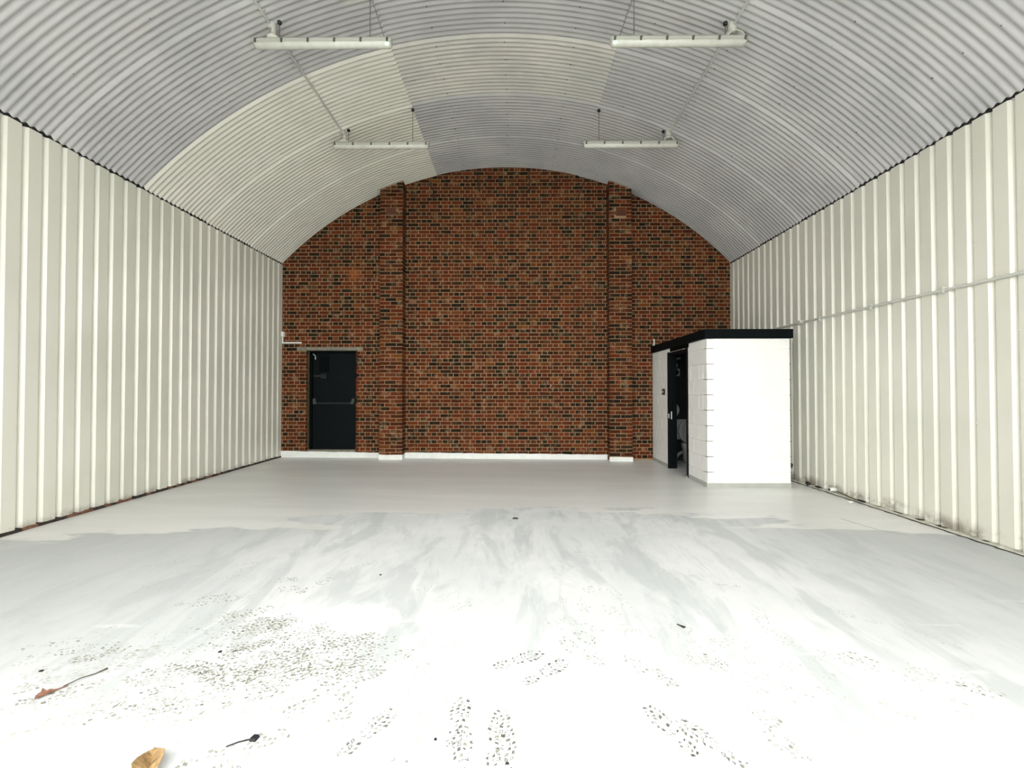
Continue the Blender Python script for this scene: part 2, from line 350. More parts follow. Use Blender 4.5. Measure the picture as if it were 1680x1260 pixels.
# ------------------------------------------------ floor (with the boot prints trodden on it)
bm = bmesh.new(); KEEP.add(id(bm))
NX, NY = 40, 60
xa, xb, ya, yb_ = XL - 0.6, XR + 0.6, YF - 0.1, YB + 0.3
g = [[bm.verts.new((xa + (xb - xa) * i / NX, ya + (yb_ - ya) * j / NY, fz(xa + (xb - xa) * i / NX))) for i in range(NX + 1)] for j in range(NY + 1)]
for j in range(NY):
    for i in range(NX): bm.faces.new((g[j][i], g[j][i + 1], g[j + 1][i + 1], g[j + 1][i]))
PRINTS = [(-0.242,1.841,3,0),(-0.204,1.673,3,10),(-0.073,1.763,3,-5),(-0.035,1.676,3,5),(-0.594,1.779,3,-25),(-0.743,1.799,2,-10),(-0.431,1.639,2,0),(0.635,1.808,3,25),(0.77,1.748,3,35),(0.016,2.262,3,-55),(0.15,2.167,3,-50),(0.323,2.336,2,30),(0.448,2.235,2,35),(0.435,2.418,2,40),(0.631,2.176,2,25),(0.739,2.059,2,25),(1.099,1.816,2,35),(1.086,1.682,2,30),(-1.195,2.49,2,-50),(-0.868,2.193,2,-60),(-0.729,2.06,2,-20),(-0.658,2.258,2,-60),(-0.793,2.379,2,-70),(-1.717,3.158,2,-80),(-1.639,3.014,2,-80),(-1.406,3.086,2,-30),(-0.458,2.131,1,0),(-0.282,2.077,1,-15),(-0.405,2.332,1,-70),(0.877,2.229,1,-40),(1.051,2.194,2,10),(1.721,2.272,1,40),(1.843,2.249,2,45),(2.071,2.137,1,30),(2.221,2.035,2,60),(-0.405,2.774,1,-60),(-0.691,3.011,1,-60),(0.454,2.802,1,10),(0.375,2.848,1,50),(0.719,2.533,1,60),(-0.395,1.838,1,0),(-0.306,1.7,1,20),(0.485,3.041,1,-60),(1.147,2.055,1,40),(1.299,1.87,1,40),(1.273,2.396,1,40),(0.95,2.256,1,50),(-0.894,1.719,1,-60),(-1.036,1.716,2,-70),(0.564,1.673,1,0),(2.095,2.736,1,50),(2.371,2.478,1,50),(1.586,3.097,1,50),(1.228,3.344,1,60),(-1.178,3.45,1,-50),(-2.068,3.486,1,-60),(-1.177,2.253,1,-92),(-0.959,2.254,1,-73),(-0.861,2.163,2,-47),(-1.339,2.125,2,-52),(-1.298,2.1,2,-27),(-1.57,2.153,2,-69),(-1.435,1.931,2,-60),(-0.992,2.181,2,-63),(-1.369,2.04,2,-65),(-1.506,2.094,2,-62),(-1.499,2.247,2,-52),(-1.583,2.317,1,-31),(-1.202,2.249,2,-66),(-1.045,2.401,2,-58),(-1.28,2.171,1,-48),(-0.9,2.386,2,-46),(-1.414,2.219,1,-61),(-1.23,2.536,1,-91),(-0.919,1.988,2,-78),(-1.225,2.144,2,-69),(-1.632,2.169,2,-92),(-1.65,2.104,2,-63),(-1.301,2.276,2,-52),(-0.937,2.413,2,-64),(-1.419,2.138,2,-84),(-0.808,2.271,2,-55),(-1.702,2.163,2,-76),(-1.348,2.257,1,-57),(-1.026,2.317,2,-49),(-1.155,2.225,2,-68),(-1.317,2.078,2,-53),(-1.18,1.975,2,-60),(-0.87,2.339,2,-75),(-1.514,2.256,2,-54),(-1.024,2.362,2,-62),(-0.911,2.206,2,-41),(-1.643,2.127,1,-76),(-1.115,2.416,2,-39),(-0.988,2.31,2,-10),(-0.874,2.34,1,-50),(-1.295,2.2,2,-76),(-1.269,2.138,2,-84),(-1.515,2.346,2,-83),(-1.326,2.059,2,-90),(-0.778,2.133,2,-66),(-1.683,2.363,2,-33),(-1.128,2.294,2,-89),(-1.098,2.093,2,-68),(-1.655,2.484,2,-72),(-1.041,2.174,2,-58),(-1.118,2.144,2,-32),(-1.087,2.097,2,-55),(-1.544,2.126,2,-65),(-1.384,2.365,2,-66),(-1.485,2.353,2,-76),(-1.129,2.351,2,-48),(-0.893,2.135,2,-80),(-0.895,2.416,2,-65),(-1.299,2.331,2,-40),(-1.1,2.526,2,-44),(-1.269,2.145,2,-45),(-0.786,2.108,2,-65),(-1.984,2.328,1,-75),(-2.128,2.251,2,-69),(-2.023,2.429,1,-70),(-2.382,2.449,1,-63),(-1.666,2.081,1,-73),(-1.992,2.259,1,-56),(-2.033,1.966,1,-66),(-2.086,1.9,1,-62),(-2.165,2.04,1,-63),(-2.517,2.194,1,-67),(-1.927,2.224,1,-56),(-2.007,2.258,1,-51),(-1.899,1.974,1,-84),(-2.281,1.992,2,-58),(-2.256,2.192,1,-51),(-2.319,2.263,1,-85),(-2.367,2.079,1,-52),(-1.887,2.279,1,-66),(-2.198,2.35,2,-93),(-1.987,2.038,1,-71),(-2.055,2.276,1,-90),(-1.675,1.975,2,-56),(-2.138,2.462,1,-74),(-1.752,2.138,2,-54),(-1.701,2.057,1,-68),(-2.028,2.163,1,-69),(-2.186,2.075,1,-63),(-2.255,2.189,1,-63),(-1.738,1.942,1,-58),(-2.0,2.156,1,-70),(-1.837,2.327,1,-77),(-2.116,2.277,2,-61),(-2.519,2.344,2,-71),(-2.155,1.917,2,-59),(-2.177,2.163,1,-66),(-2.372,2.287,2,-73),(-1.573,2.441,1,-58),(-1.557,2.566,1,-75),(-1.773,2.661,2,-68),(-1.541,2.499,2,-57),(-1.631,2.592,1,-60),(-1.419,2.409,1,-54),(-1.416,2.579,2,-66),(-1.396,2.556,1,-63),(-1.638,2.677,2,-47),(-1.464,2.506,2,-58),(-1.344,2.413,2,-50),(-1.405,2.536,2,-34),(-1.46,2.598,2,-49),(-1.47,2.487,2,-79),(-1.632,2.646,1,-75),(-1.63,2.546,1,-63),(-1.937,2.848,2,-63),(-2.056,2.861,2,-60),(-1.728,2.639,1,-63),(-1.76,2.501,2,-86),(-1.799,2.614,1,-54),(-1.434,2.511,1,-68),(-1.674,2.574,1,-77),(-1.492,2.559,1,-79),(-1.847,2.658,1,-75),(-1.422,2.474,1,-57),(-1.576,2.603,2,-81),(-1.449,2.48,1,-53),(-1.252,1.887,1,-69),(-1.798,1.816,2,-56),(-1.541,1.834,1,-60),(-1.552,1.877,1,-68),(-1.335,1.733,1,-61),(-1.035,1.91,1,-71),(-2.07,1.99,2,-56),(-1.962,1.844,1,-57),(-1.239,2.049,1,-53),(-0.983,1.835,2,-38),(-1.62,1.89,1,-61),(-1.027,1.635,1,-37),(-1.346,1.815,1,-68),(-1.604,1.922,1,-48),(-1.449,1.843,1,-58),(-1.103,1.604,2,-98),(-1.883,1.836,1,-54),(-1.166,1.904,1,-53),(-1.565,1.916,2,-85),(-1.326,1.889,1,-43),(-1.903,1.787,1,-48),(-0.99,1.727,1,-49),(-1.39,2.13,2,-71),(-1.015,1.874,1,-57),(1.496,2.666,1,-17),(1.193,2.423,1,80),(1.04,2.536,1,54),(0.63,2.709,1,17),(0.979,2.458,1,29),(0.272,2.554,1,52),(1.522,2.382,1,23),(0.393,2.607,1,57),(0.959,2.268,1,-1),(0.694,2.942,1,13),(1.515,1.967,1,32),(1.635,2.332,1,50),(1.256,2.101,1,54),(1.628,1.973,1,40),(1.249,2.191,1,20),(2.018,1.828,1,50),(2.016,2.158,1,63),(1.46,2.196,1,70),(1.96,2.019,1,26),(2.18,2.174,1,8),(-2.395,3.269,1,-67),(-2.457,3.009,1,-69),(-2.126,3.305,1,-48),(-2.823,3.418,1,-68),(-1.982,3.237,1,-69),(-1.755,2.908,1,-68),(-2.758,3.44,1,-70),(-2.579,3.058,1,-83)]
rp = random.Random(3)
for (px, py, s, ang) in PRINTS:
    a = math.radians(ang + rp.uniform(-8, 8)); ca, sa = cos(a), sin(a)
    L = 0.29; keep = {1: 0.5, 2: 0.72, 3: 0.97}[s]
    part = rp.random() if s < 3 else .5
    rows = 13
    flip = rp.choice((-1, 1))
    for r in range(rows):
        v = -L / 2 + L * (r + 0.5) / rows
        if abs(v + 0.045) < 0.016: continue                      # waist between sole and heel
        if part < 0.35 and v < -0.02: continue                    # only the ball of the foot printed
        if part > 0.88 and v > 0.0: continue
        hw = 0.047 * sqrt(max(0.05, 1 - ((v - 0.05) / 0.105) ** 2)) if v > -0.03 else 0.034 * sqrt(max(0.1, 1 - ((v + 0.095) / 0.06) ** 2))
        cols = max(2, int(hw * 2 / 0.021))
        for c in range(cols):
            if rp.random() > keep: continue
            u = -hw + 2 * hw * (c + 0.5) / cols + rp.uniform(-0.002, 0.002)
            vv = v + abs(u) * 0.35 + rp.uniform(-0.002, 0.002)
            w_, h_ = rp.uniform(0.005, 0.0095), rp.uniform(0.004, 0.0085)
            sk = 0.4 * flip * (1 if u > 0 else -1)
            tri = rp.random() < 0.4
            loc = [(-w_, -h_ - sk * w_), (w_, -h_ + sk * w_), (w_ * rp.uniform(.5, 1), h_ + sk * w_), (-w_ * rp.uniform(.4, 1), h_ - sk * w_)]
            if tri: loc = loc[:3]
            def G(lu, lv):
                X = (u + lu) * ca - (vv + lv) * sa; Y = (u + lu) * sa + (vv + lv) * ca
                return (px + X, py + Y, fz(px + X) + 0.0006)
            mi = {1: 1, 2: 2, 3: 3}[s] if rp.random() < 0.7 else max(1, s - 1)
            if rp.random() < 0.4 and py < 2.6:                     # paint lifted only round the edge of the lug
                sc = rp.uniform(.45, .65); m_ = len(loc)
                for e in range(m_):
                    if rp.random() < .2: continue
                    a_, b_ = loc[e], loc[(e + 1) % m_]
                    quad(bm, [G(*a_), G(*b_), G(b_[0] * sc, b_[1] * sc), G(a_[0] * sc, a_[1] * sc)], mi)
            else:
                quad(bm, [G(*t_) for t_ in loc], mi)
# hairline crack near the right wall
cr = [(3.58, 4.84), (3.61, 4.70), (3.64, 4.57), (3.68, 4.45), (3.74, 4.36), (3.82, 4.30)]
for (p, q) in zip(cr, cr[1:]):
    quad(bm, [(p[0] - .004, p[1], fz(p[0]) + .0006), (p[0] + .004, p[1], fz(p[0]) + .0006), (q[0] + .004, q[1], fz(q[0]) + .0006), (q[0] - .004, q[1], fz(q[0]) + .0006)], 3)
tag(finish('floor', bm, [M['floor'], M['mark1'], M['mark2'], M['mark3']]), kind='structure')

# ------------------------------------------------ ground outside, front wall with its wide opening
bm = bmesh.new()
box(bm, (-30, -40, -0.25), (30, YF - 0.1, -0.05))
tag(finish('ground', bm, M['apron']), kind='structure')
bm = bmesh.new()
N_ = 36
xs = [XL - 0.25 + (XR - XL + 0.5) * i / N_ for i in range(N_ + 1)]
OPL, OPR, OPT = -3.4, 3.0, 5.2
def front_col(x0, x1, z0, z1a, z1b):
    prism(bm, [(x0, z0), (x1, z0), (x1, z1b), (x0, z1a)], (0, YF, 0), (1, 0, 0), (0, 0, 1), (0, -1, 0), 0.12)
for a, b in zip(xs, xs[1:]):
    top = lambda x: cz(min(max(x, X0 - 4.9), X0 + 4.9), RAD + 0.05)
    z0 = OPT if (a + b) / 2 > OPL and (a + b) / 2 < OPR else -0.1
    front_col(a, b, z0, top(a), top(b))
tag(finish('wall_front', bm, M['cladding']), kind='structure')

# ------------------------------------------------ side walls: box-profile sheets, narrow ribs pressed outward
def side_wall(name, X, out, first, pitch, ztop):
    prof = []            # (Y, depth outward)
    y = first
    while y > YF: y -= pitch
    prof.append((YF - 0.05, 0))
    while y < YB + 0.02:
        for dy, dd in ((-0.064, 0), (-0.053, 0.036), (-0.028, 0.036), (0.0, 0)):
            yy = y + dy
            if YF - 0.04 < yy < YB + 0.02: prof.append((yy, dd))
        y += pitch
    prof.append((YB + 0.02, 0))
    bm = bmesh.new(); rows = []
    zs = [-0.02, 0.30, 1.2, 2.2, 3.2, ztop]
    rw = random.Random(2)
    for (yy, dd) in prof:
        xx = X + out * dd
        rows.append([bm.verts.new((xx, yy, (fz(X) + 0.02 + rw.uniform(-.006, .006)) if k == 0 else z)) for k, z in enumerate(zs)])
    for a, b in zip(rows, rows[1:]):
        for k in range(len(zs) - 1): bm.faces.new((a[k], b[k], b[k + 1], a[k + 1]))
    # self-drilling screws in the ribs
    y = first; i = 0
    while y > 2.5: y -= pitch
    while y < YB - 0.05:
        for z in ((0.42, 1.05, 1.9, 2.75, 3.6) if i % 2 == 0 else (0.42, 3.6)):
            bmesh.ops.create_icosphere(bm, subdivisions=1, radius=0.007, matrix=Matrix.Translation((X + out * 0.001, y - 0.066, z + rw.uniform(-.02, .02))))
        y += pitch; i += 1
    return tag(finish(name, bm, M['wall']), kind='structure')
side_wall('wall_left', XL, -1, 4.385, 0.1813, 3.955)
side_wall('wall_right', XR, 1, 3.870, 0.1806, 3.955)
# horizontal lap seam low on the sheets, dark strips painting the eave gap's shade, added light-blocking skins
for nm, X, out in (('trim_1', XL, -1), ('trim_2', XR, 1)):
    bm = bmesh.new(); box(bm, (X + out * 0.001, YF, 3.955), (X + out * 0.10, YB, 4.06))
    tag(finish(nm, bm, M['eaveshade']), kind='structure')
for nm, X, out in (('light_seal_left', XL, -1), ('light_seal_right', XR, 1)):
    bm = bmesh.new(); box(bm, (X + out * 0.13, YF - 0.12, -0.3), (X + out * 0.20, YB + 0.4, 4.3))
    tag(finish(nm, bm, M['cladding']), kind='structure')  # unseen skins added to keep sky light from leaking in

bm = bmesh.new(); box(bm, (XL - .2, YB + .17, -.3), (XR + .2, YB + .3, 6.2))
tag(finish('light_seal_back', bm, M['cladding']), kind='structure')  # unseen backing added to stop light leaking in above the fire door

# ------------------------------------------------ curved corrugated roof, lapped sheets
bm = bmesh.new(); KEEP.add(id(bm))
CP = 1.12 / 15
bands = [4.40 + 1.12 * k for k in range(-5, 4)] + [YB + 0.03]
bands[0] = YF - 0.13
def th(x, r=RAD): return asin((x - X0) / r)
TL, TR = asin((XL - 0.14 - X0) / RAD), asin((XR + 0.14 - X0) / RAD)
T1, T2 = th(-1.60), th(1.30)
def sheet(t0, t1, ya, yb, off, mi, nt, t0b=None):
    per = 8
    ny = int(round((yb - ya) / CP * per))
    cols = []
    for j in range(ny + 1):
        y = ya + (yb - ya) * j / ny
        o = 0.0072 * cos(2 * pi * (y - 4.40) / CP)
        edge = 0.010 * max(0, 1 - (y - ya) / 1.12)            # leading edge hangs under the neighbour's trailing corrugation
        r = RAD + o - off - edge
        if j < 4: r = RAD - off + 0.0085 - (0.0257 * j / 4)      # splayed lap edge
        cols.append([bm.verts.new((X0 + r * sin(t0 + (t1 - t0) * i / nt), y, ZC + r * cos(t0 + (t1 - t0) * i / nt))) for i in range(nt + 1)])
    for a, b in zip(cols, cols[1:]):
        for i in range(nt):
            f = bm.faces.new((a[i], a[i + 1], b[i + 1], b[i])); f.material_index = mi; f.smooth = True
for k, (ya, yb) in enumerate(zip(bands, bands[1:])):
    lastlap = CP * 1.0
    cream = ya > 5.4
    sheet(TL, T1, ya, yb + (lastlap if yb < YB else 0), 0.015, 2 if cream else 0, 22)
    c = 0
    if ya > 5.4 and ya < 6.0: c = 1
    sheet(T1 - 0.012, T2 + 0.012, ya + (-0.0), yb + (lastlap if yb < YB else 0), 0.0, c, 18)
    sheet(T2, TR, ya, yb + (lastlap if yb < YB else 0), 0.010, 0, 22)
# hook-bolt ends along the purlin lines
rw = random.Random(9)
for q in range(-5, 6):
    t = 0.01 + q * 0.142
    y = YB - 0.25
    while y > 2.6:
        x = X0 + (RAD - 0.012) * sin(t) + rw.uniform(-.01, .01)
        bmesh.ops.create_icosphere(bm, subdivisions=1, radius=0.009, matrix=Matrix.Translation((x, y, ZC + sqrt((RAD - 0.02) ** 2 - (x - X0) ** 2))))
        y -= CP * 4
ballf = [f for f in bm.faces if len(f.verts) == 3]
for f in ballf: f.material_index = 3
tag(finish('ceiling', bm, [M['roof_grey'], M['roof_pale'], M['roof_cream'], M['clip']]), kind='structure')

# ------------------------------------------------ back wall in English bond
bm = bmesh.new(); KEEP.add(id(bm))
lay = bm.loops.layers.color.new('tone')
DX0, DX1, DZ1 = -4.235, -3.25, 2.195
WX0, WX1 = XL - 0.03, XR + 0.03
O, U, V, N = Vector((WX0, YB, 0)), Vector((1, 0, 0)), Vector((0, 0, 1)), Vector((0, -1, 0))
hole = [(DX0 - WX0, DX1 - WX0, -1, DZ1), (-4.46 - WX0, -3.10 - WX0, DZ1 - 0.01, DZ1 + 0.075)]
def top_limit(p, q):
    x = min(max(abs(WX0 + (p + q) / 2 - X0) - 0.15, 0), 4.8); return ZC + sqrt((RAD + .02) ** 2 - x * x)
brickwork(bm, lay, O, U, V, N, WX1 - WX0, 6.05, hole, top_limit)
def mortar_rect(x0, x1, z0, z1): quad(bm, [(x0, YB, z0), (x1, YB, z0), (x1, YB, z1), (x0, YB, z1)], 1)
mortar_rect(WX0 - .1, DX0, -0.15, 6.1); mortar_rect(DX0, DX1, DZ1, 6.1); mortar_rect(DX1, WX1 + .1, -0.15, 6.1)
tag(finish('wall_back', bm, [M['brick'], M['mortar']]), kind='structure')

# piers projecting one brick from the back wall
for nm, x0, x1 in (('trim_3', -2.700, -2.245), ('trim_4', 1.878, 2.322)):
    bm = bmesh.new(); KEEP.add(id(bm)); lay = bm.loops.layers.color.new('tone')
    d = 0.215; W = x1 - x0; z0 = fz((x0 + x1) / 2) - 0.02
    ztop = min(cz(x0), cz(x1)) + 0.02
    ztp = lambda x: cz(x) - 0.028
    # front
    course, j = 0.0752, 0.011
    for i in range(80):
        v0 = i * course + j * .5; v1 = v0 + course - j
        lim = min(ztp(x0), ztp(x1))
        if v0 > max(ztp(x0), ztp(x1)): break
        cuts = [0, 0.215 + random.uniform(-.004, .004), W] if i % 2 else [0, 0.105, 0.105 + 0.23 + random.uniform(-.004, .004), W]
        if v1 > lim: cuts = [0, .105, .215, .33, W]
        for p, q in zip(cuts, cuts[1:]):
            t1 = min(v1, ztp(x0 + p), ztp(x0 + q))
            if t1 - v0 < .012: continue
            vh = [(-2.592 - x0, -2.375 - x0, 4.891, 5.039)] if x0 < 0 else [(2.008 - x0, 2.212 - x0, 4.858, 5.006)]
            for (a_, b_, c_, d_) in clipped(p + (j / 2 if p > 0 else 0), q - (j / 2 if q < W else 0), v0, t1, vh):
                unit(bm, lay, Vector((x0, YB - d, 0)), U, V, N, a_, b_, c_, d_, random.uniform(.003, .006), .0015, brick_tone(False))
        # returns
        for (Or, Ur, Nr, xx) in ((Vector((x1, YB - d, 0)), Vector((0, 1, 0)), Vector((1, 0, 0)), x1), (Vector((x0, YB, 0)), Vector((0, -1, 0)), Vector((-1, 0, 0)), x0)):
            if v1 > ztp(xx): continue
            cc = [0, d] if i % 2 == 0 else [0, 0.105, d]
            for p, q in zip(cc, cc[1:]):
                unit(bm, lay, Or, Ur, V, Nr, p + (j / 2 if p > 0 else 0), q - j / 2, v0, v1, .004, .0015, brick_tone(q - p < .15))
    # mortar core with a sloping head under the roof
    prism(bm, [(x0, -0.1), (x1, -0.1), (x1, ztp(x1)), (x0, ztp(x0))], (0, YB - d, 0), U, V, (0, 1, 0), d + .02, 1)
    tag(finish(nm, bm, [M['brick'], M['mortar']]), kind='structure')

# white painted bottom course
def skirting(name, x0, x1, y, h0, h1, off=0.012, ret=None):
    bm = bmesh.new(); n = max(2, int((x1 - x0) / 0.12)); rr = random.Random(len(name) + int(x0 * 7))
    a, b, c = [], [], []
    for i in range(n + 1):
        x = x0 + (x1 - x0) * i / n; t = i / n
        top = fz(x) + h0 + (h1 - h0) * t + rr.uniform(-.005, .005)
        yy = y - off - rr.uniform(0, .003)
        a.append(bm.verts.new((x, yy, fz(x) - .02))); b.append(bm.verts.new((x, yy, top))); c.append(bm.verts.new((x, y + 0.01, top)))
    for i in range(n):
        bm.faces.new((a[i], a[i + 1], b[i + 1], b[i])); bm.faces.new((b[i], b[i + 1], c[i + 1], c[i]))
    for e in (0, n):
        v = bm.verts.new((a[e].co.x, y + .01, a[e].co.z)); bm.faces.new((a[e], b[e], c[e], v))
    return tag(finish(name, bm, M['skirt']), kind='structure')
skirting('baseboard_back_1', XL, -2.70, YB, 0.125, 0.105)
skirting('baseboard_back_2', -2.243, 1.875, YB, 0.115, 0.10)
skirting('baseboard_back_3', -2.712, -2.233, YB - 0.215, 0.095, 0.095)
skirting('baseboard_back_4', 1.868, 2.332, YB - 0.215, 0.085, 0.085)
for k, x in enumerate((-2.245, )):
    bm = bmesh.new(); box(bm, (x, YB - .222, fz(x) - .02), (x + .012, YB - .01, fz(x) + .095))
    tag(finish('baseboard_back_5', bm, M['skirt']), kind='structure')

# ------------------------------------------------ fire exit door
door = tag(bpy.data.objects.new('door_1', None), kind='structure'); S.collection.objects.link(door)
DY = YB + 0.10
bm = bmesh.new()      # reveal linings
box(bm, (DX0 - .03, YB, 0.10), (DX0, DY + .05, DZ1)); box(bm, (DX1, YB, 0.10), (DX1 + .03, DY + .05, DZ1))
finish('reveal', bm, M['reveal'], door)
bm = bmesh.new(); box(bm, (DX0, YB - .012, fz(-3.7) + 0.11), (DX1, DY + .05, 0.170), bevel=.006)
finish('threshold', bm, M['concrete'], door)
bm = bmesh.new()      # frame
fx0, fx1, ft = DX0 + .0, DX1 - .0, DZ1 - .005
box(bm, (fx0, DY - .02, .17), (fx0 + .055, DY + .05, ft)); box(bm, (fx1 - .03, DY - .02, .17), (fx1, DY + .05, ft)); box(bm, (fx0, DY - .02, ft - .045), (fx1, DY + .05, ft))
finish('door_frame', bm, M['navy2'], door)
bm = bmesh.new()
lx0, lx1 = fx0 + .06, fx1 - .035
box(bm, (lx0, DY, .175), (lx1, DY + .045, 1.10), bevel=.003); box(bm, (lx0, DY + .008, 1.10), (lx1, DY + .045, ft - .05), bevel=.003)
leaf = finish('door_leaf', bm, M['navy'], door)
bm = bmesh.new()
box(bm, (lx0 + .02, DY - .05, 1.10), (lx1 - .01, DY - .03, 1.135), bevel=.006)
bar = finish('panic_bar', bm, M['darkmetal'], door)
for x, s in ((lx0 + .045, 1), (lx1 - .045, -1)):
    bm = bmesh.new()
    box(bm, (x - .028, DY - .045, 1.13), (x + .028, DY, 1.215), bevel=.008)
    prism(bm, [(-.02 * s, .03), (.035 * s, .03), (.05 * s, -.03), (-.02 * s, -.03)], (x, DY - .055, 1.13), U, V, (0, 1, 0), .05)
    finish('bar_bracket', bm, M['pewter'], bar)
bm = bmesh.new(); box(bm, (-4.15, DY - .03, 1.655), (-3.89, DY, 1.70), bevel=.004); box(bm, (-3.99, DY - .04, 1.62), (-3.885, DY, 1.725), bevel=.006)
lathe(bm, (-3.925, DY - .04, 1.69), [(.014, 0), (.014, -.008), (.006, -.01)], 12, 'y')
finish('bolt_latch', bm, M['darkmetal'], door)
bm = bmesh.new(); box(bm, (-4.04, DY - .012, 1.76), (-3.84, DY + .001, 2.10), bevel=.003)
finish('sign_plate', bm, M['navy2'], door)
bm = bmesh.new(); tube(bm, [(-4.16, DY - .035, 2.135), (-4.125, DY - .035, 2.10), (-4.11, DY - .035, 2.09), (-4.11, DY - .035, 2.02)], .008, 8)
tag(finish('door_stay', bm, M['steel'], door), 'small bright steel stay at the top corner')
bm = bmesh.new(); box(bm, (-4.455, YB - .018, DZ1), (-3.105, YB + .08, DZ1 + .072), bevel=.008)
finish('lintel', bm, M['concrete'], door)

# ------------------------------------------------ air bricks
def air_brick(x0, x1, z0, z1, label):
    t = empty('air_brick', ((x0 + x1) / 2, YB - .215, z0), label, 'air vent', 'air bricks in the brick piers')
    bm = bmesh.new(); w_, h_ = x1 - x0, z1 - z0
    box(bm, (-w_ / 2, -.003, 0), (w_ / 2, .004, h_))
    rows, cols = 6, 9
    for r in range(rows + 1):
        z = h_ * r / rows; box(bm, (-w_ / 2, -.009, max(0, z - .004)), (w_ / 2, -.002, min(h_, z + .004)))
    for c in range(cols + 1):
        x = -w_ / 2 + w_ * c / cols; box(bm, (max(-w_ / 2, x - .003), -.009, 0), (min(w_ / 2, x + .003), -.002, h_))
    o = finish('grille', bm, M['terracotta'], t)
air_brick(-2.588, -2.379, 4.895, 5.035, 'terracotta air brick high on the left brick pier')
air_brick(2.012, 2.208, 4.862, 5.002, 'terracotta air brick high on the right brick pier')

# rusty straps hanging from the roof edge down the brickwork
for (xa_, za, xb_, zb, lab) in ((-1.74, 5.66, -1.66, 5.33, 'short rusty strap on the brickwork beside the left pier, under the roof edge'),
                          (-.80, 5.86, -.73, 5.47, 'rusty rod hanging down the brickwork, left of the roof crown'),
                          (.265, 5.93, .29, 5.50, 'rusty rod hanging straight down the brickwork at the roof crown'),
                          (1.43, 5.70, 1.30, 5.36, 'rusty strap slanting down the brickwork beside the right pier')):
    bm = bmesh.new(); tube(bm, [(xa_, YB - .02, za), ((xa_ + xb_) / 2 + .01, YB - .022, (za + zb) / 2), (xb_, YB - .014, zb)], .011, 6)
    box(bm, (xb_ - .02, YB - .02, zb - .02), (xb_ + .02, YB - .002, zb + .02), bevel=.003)
    tag(finish('roof_strap', bm, M['rust']), lab, 'strap', 'rusty straps under the roof edge')

# ------------------------------------------------ white socket box and trunking in the left back corner
bm = bmesh.new(); box(bm, (-4.755, YB - .07, 2.475), (-4.70, YB - .006, 2.575), bevel=.006); box(bm, (-4.748, YB - .076, 2.49), (-4.708, YB - .068, 2.56), bevel=.003)
tag(finish('junction_box', bm, M['whiteplastic']), 'small white junction box on the brick wall in the left back corner', 'junction box')
bm = bmesh.new(); box(bm, (-4.755, YB - .03, 2.34), (-4.36, YB - .006, 2.368), bevel=.003); box(bm, (-4.755, YB - .03, 2.368), (-4.735, YB - .006, 2.475), bevel=.003)
tag(finish('cable_trunking', bm, M['whiteplastic']), 'thin white cable trunking above and left of the dark fire door', 'trunking')

# ------------------------------------------------ white blockwork toilet cubicle
CX0, CX1, CY0, CY1 = 2.79, 4.0, 6.37, YB - .012
CZ = 2.135
cub = empty('toilet_cubicle', (0, 0, 0), 'white painted block toilet cubicle with black roof fascia against the back wall', 'cubicle')
def blockwork(name, O, U, N, width, zb, zt, holes, start, thick, ends):
    """painted concrete blocks: 440 x 215 faces, 10 mm joints"""
    bm = bmesh.new(); KEEP.add(id(bm))
    O, U, N = Vector(O), Vector(U), Vector(N); V = Vector((0, 0, 1))
    rr = random.Random(7)
    i = 0; v = zb
    while v < zt - .02:
        v1 = min(v + .225, zt); cuts = [0]
        cuts += [c for c in (start[i % 2]) if c < width - .03] + [width]
        for p, q in zip(cuts, cuts[1:]):
            for (a, b, c, d) in clipped(p + .004, q - .004, v + .004, v1 - .004, holes):
                unit(bm, None, O, U, V, N, a, b, c, d, rr.uniform(.0015, .0035), .003, None)
        v = v1; i += 1
    # bed behind the faces, cut around the opening
    def slab(u0, u1, z0, z1):
        prism(bm, [(u0, z0), (u1, z0), (u1, z1), (u0, z1)], O, U, V, -N, thick, 1)
    if holes:
        a, b, c, d = holes[0]
        slab(0, a, zb, zt); slab(b, width, zb, zt)
        if d < zt - .01: slab(a, b, d, zt)
    else: slab(0, width, zb, zt)
    return finish(name, bm, [M['white'], M['whitejoint']], cub)
zb = fz(3.4) - .005
blockwork('front_wall', (CX0, CY0, 0), U, (0, -1, 0), CX1 - CX0, zb, CZ, [], ([.44, .88], [.105, .545, .985]), .10, 0)
L = CY1 - CY0
dy0, dy1 = 7.05 - CY0, 7.94 - CY0
# side wall: O at far end so that U x V faces -X
side = blockwork('side_wall', (CX0, CY1, 0), (0, -1, 0), (-1, 0, 0), L, zb, CZ,
          [(L - dy1, L - dy0, -1, 2.06), ],
          ([.22, .45, .68, L - .445, L - .0], [.34, .56, .90, L - .55, L - .26, L - .11]), .10, 0)
bm = bmesh.new(); box(bm, (CX1 - .10, CY0 + .1, zb), (CX1, CY1, CZ)); finish('rear_wall', bm, [M['white']], cub)
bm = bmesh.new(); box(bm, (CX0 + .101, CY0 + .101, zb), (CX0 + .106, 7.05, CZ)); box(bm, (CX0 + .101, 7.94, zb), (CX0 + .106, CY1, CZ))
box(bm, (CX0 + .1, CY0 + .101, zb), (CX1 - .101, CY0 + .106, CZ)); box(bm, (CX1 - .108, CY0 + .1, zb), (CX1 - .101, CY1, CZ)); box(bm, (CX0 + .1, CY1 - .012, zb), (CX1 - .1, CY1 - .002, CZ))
finish('inner_shade_lining', bm, M['inside'], cub)  # dark sheets carrying the cubicle's inner shade as colour
bm = bmesh.new()
box(bm, (CX0 - .035, CY0 - .035, CZ + .003), (CX1 + .035, CY1, 2.272), bevel=.004)
finish('roof_fascia', bm, M['black'], cub)
bm = bmesh.new()       # grey band at the foot
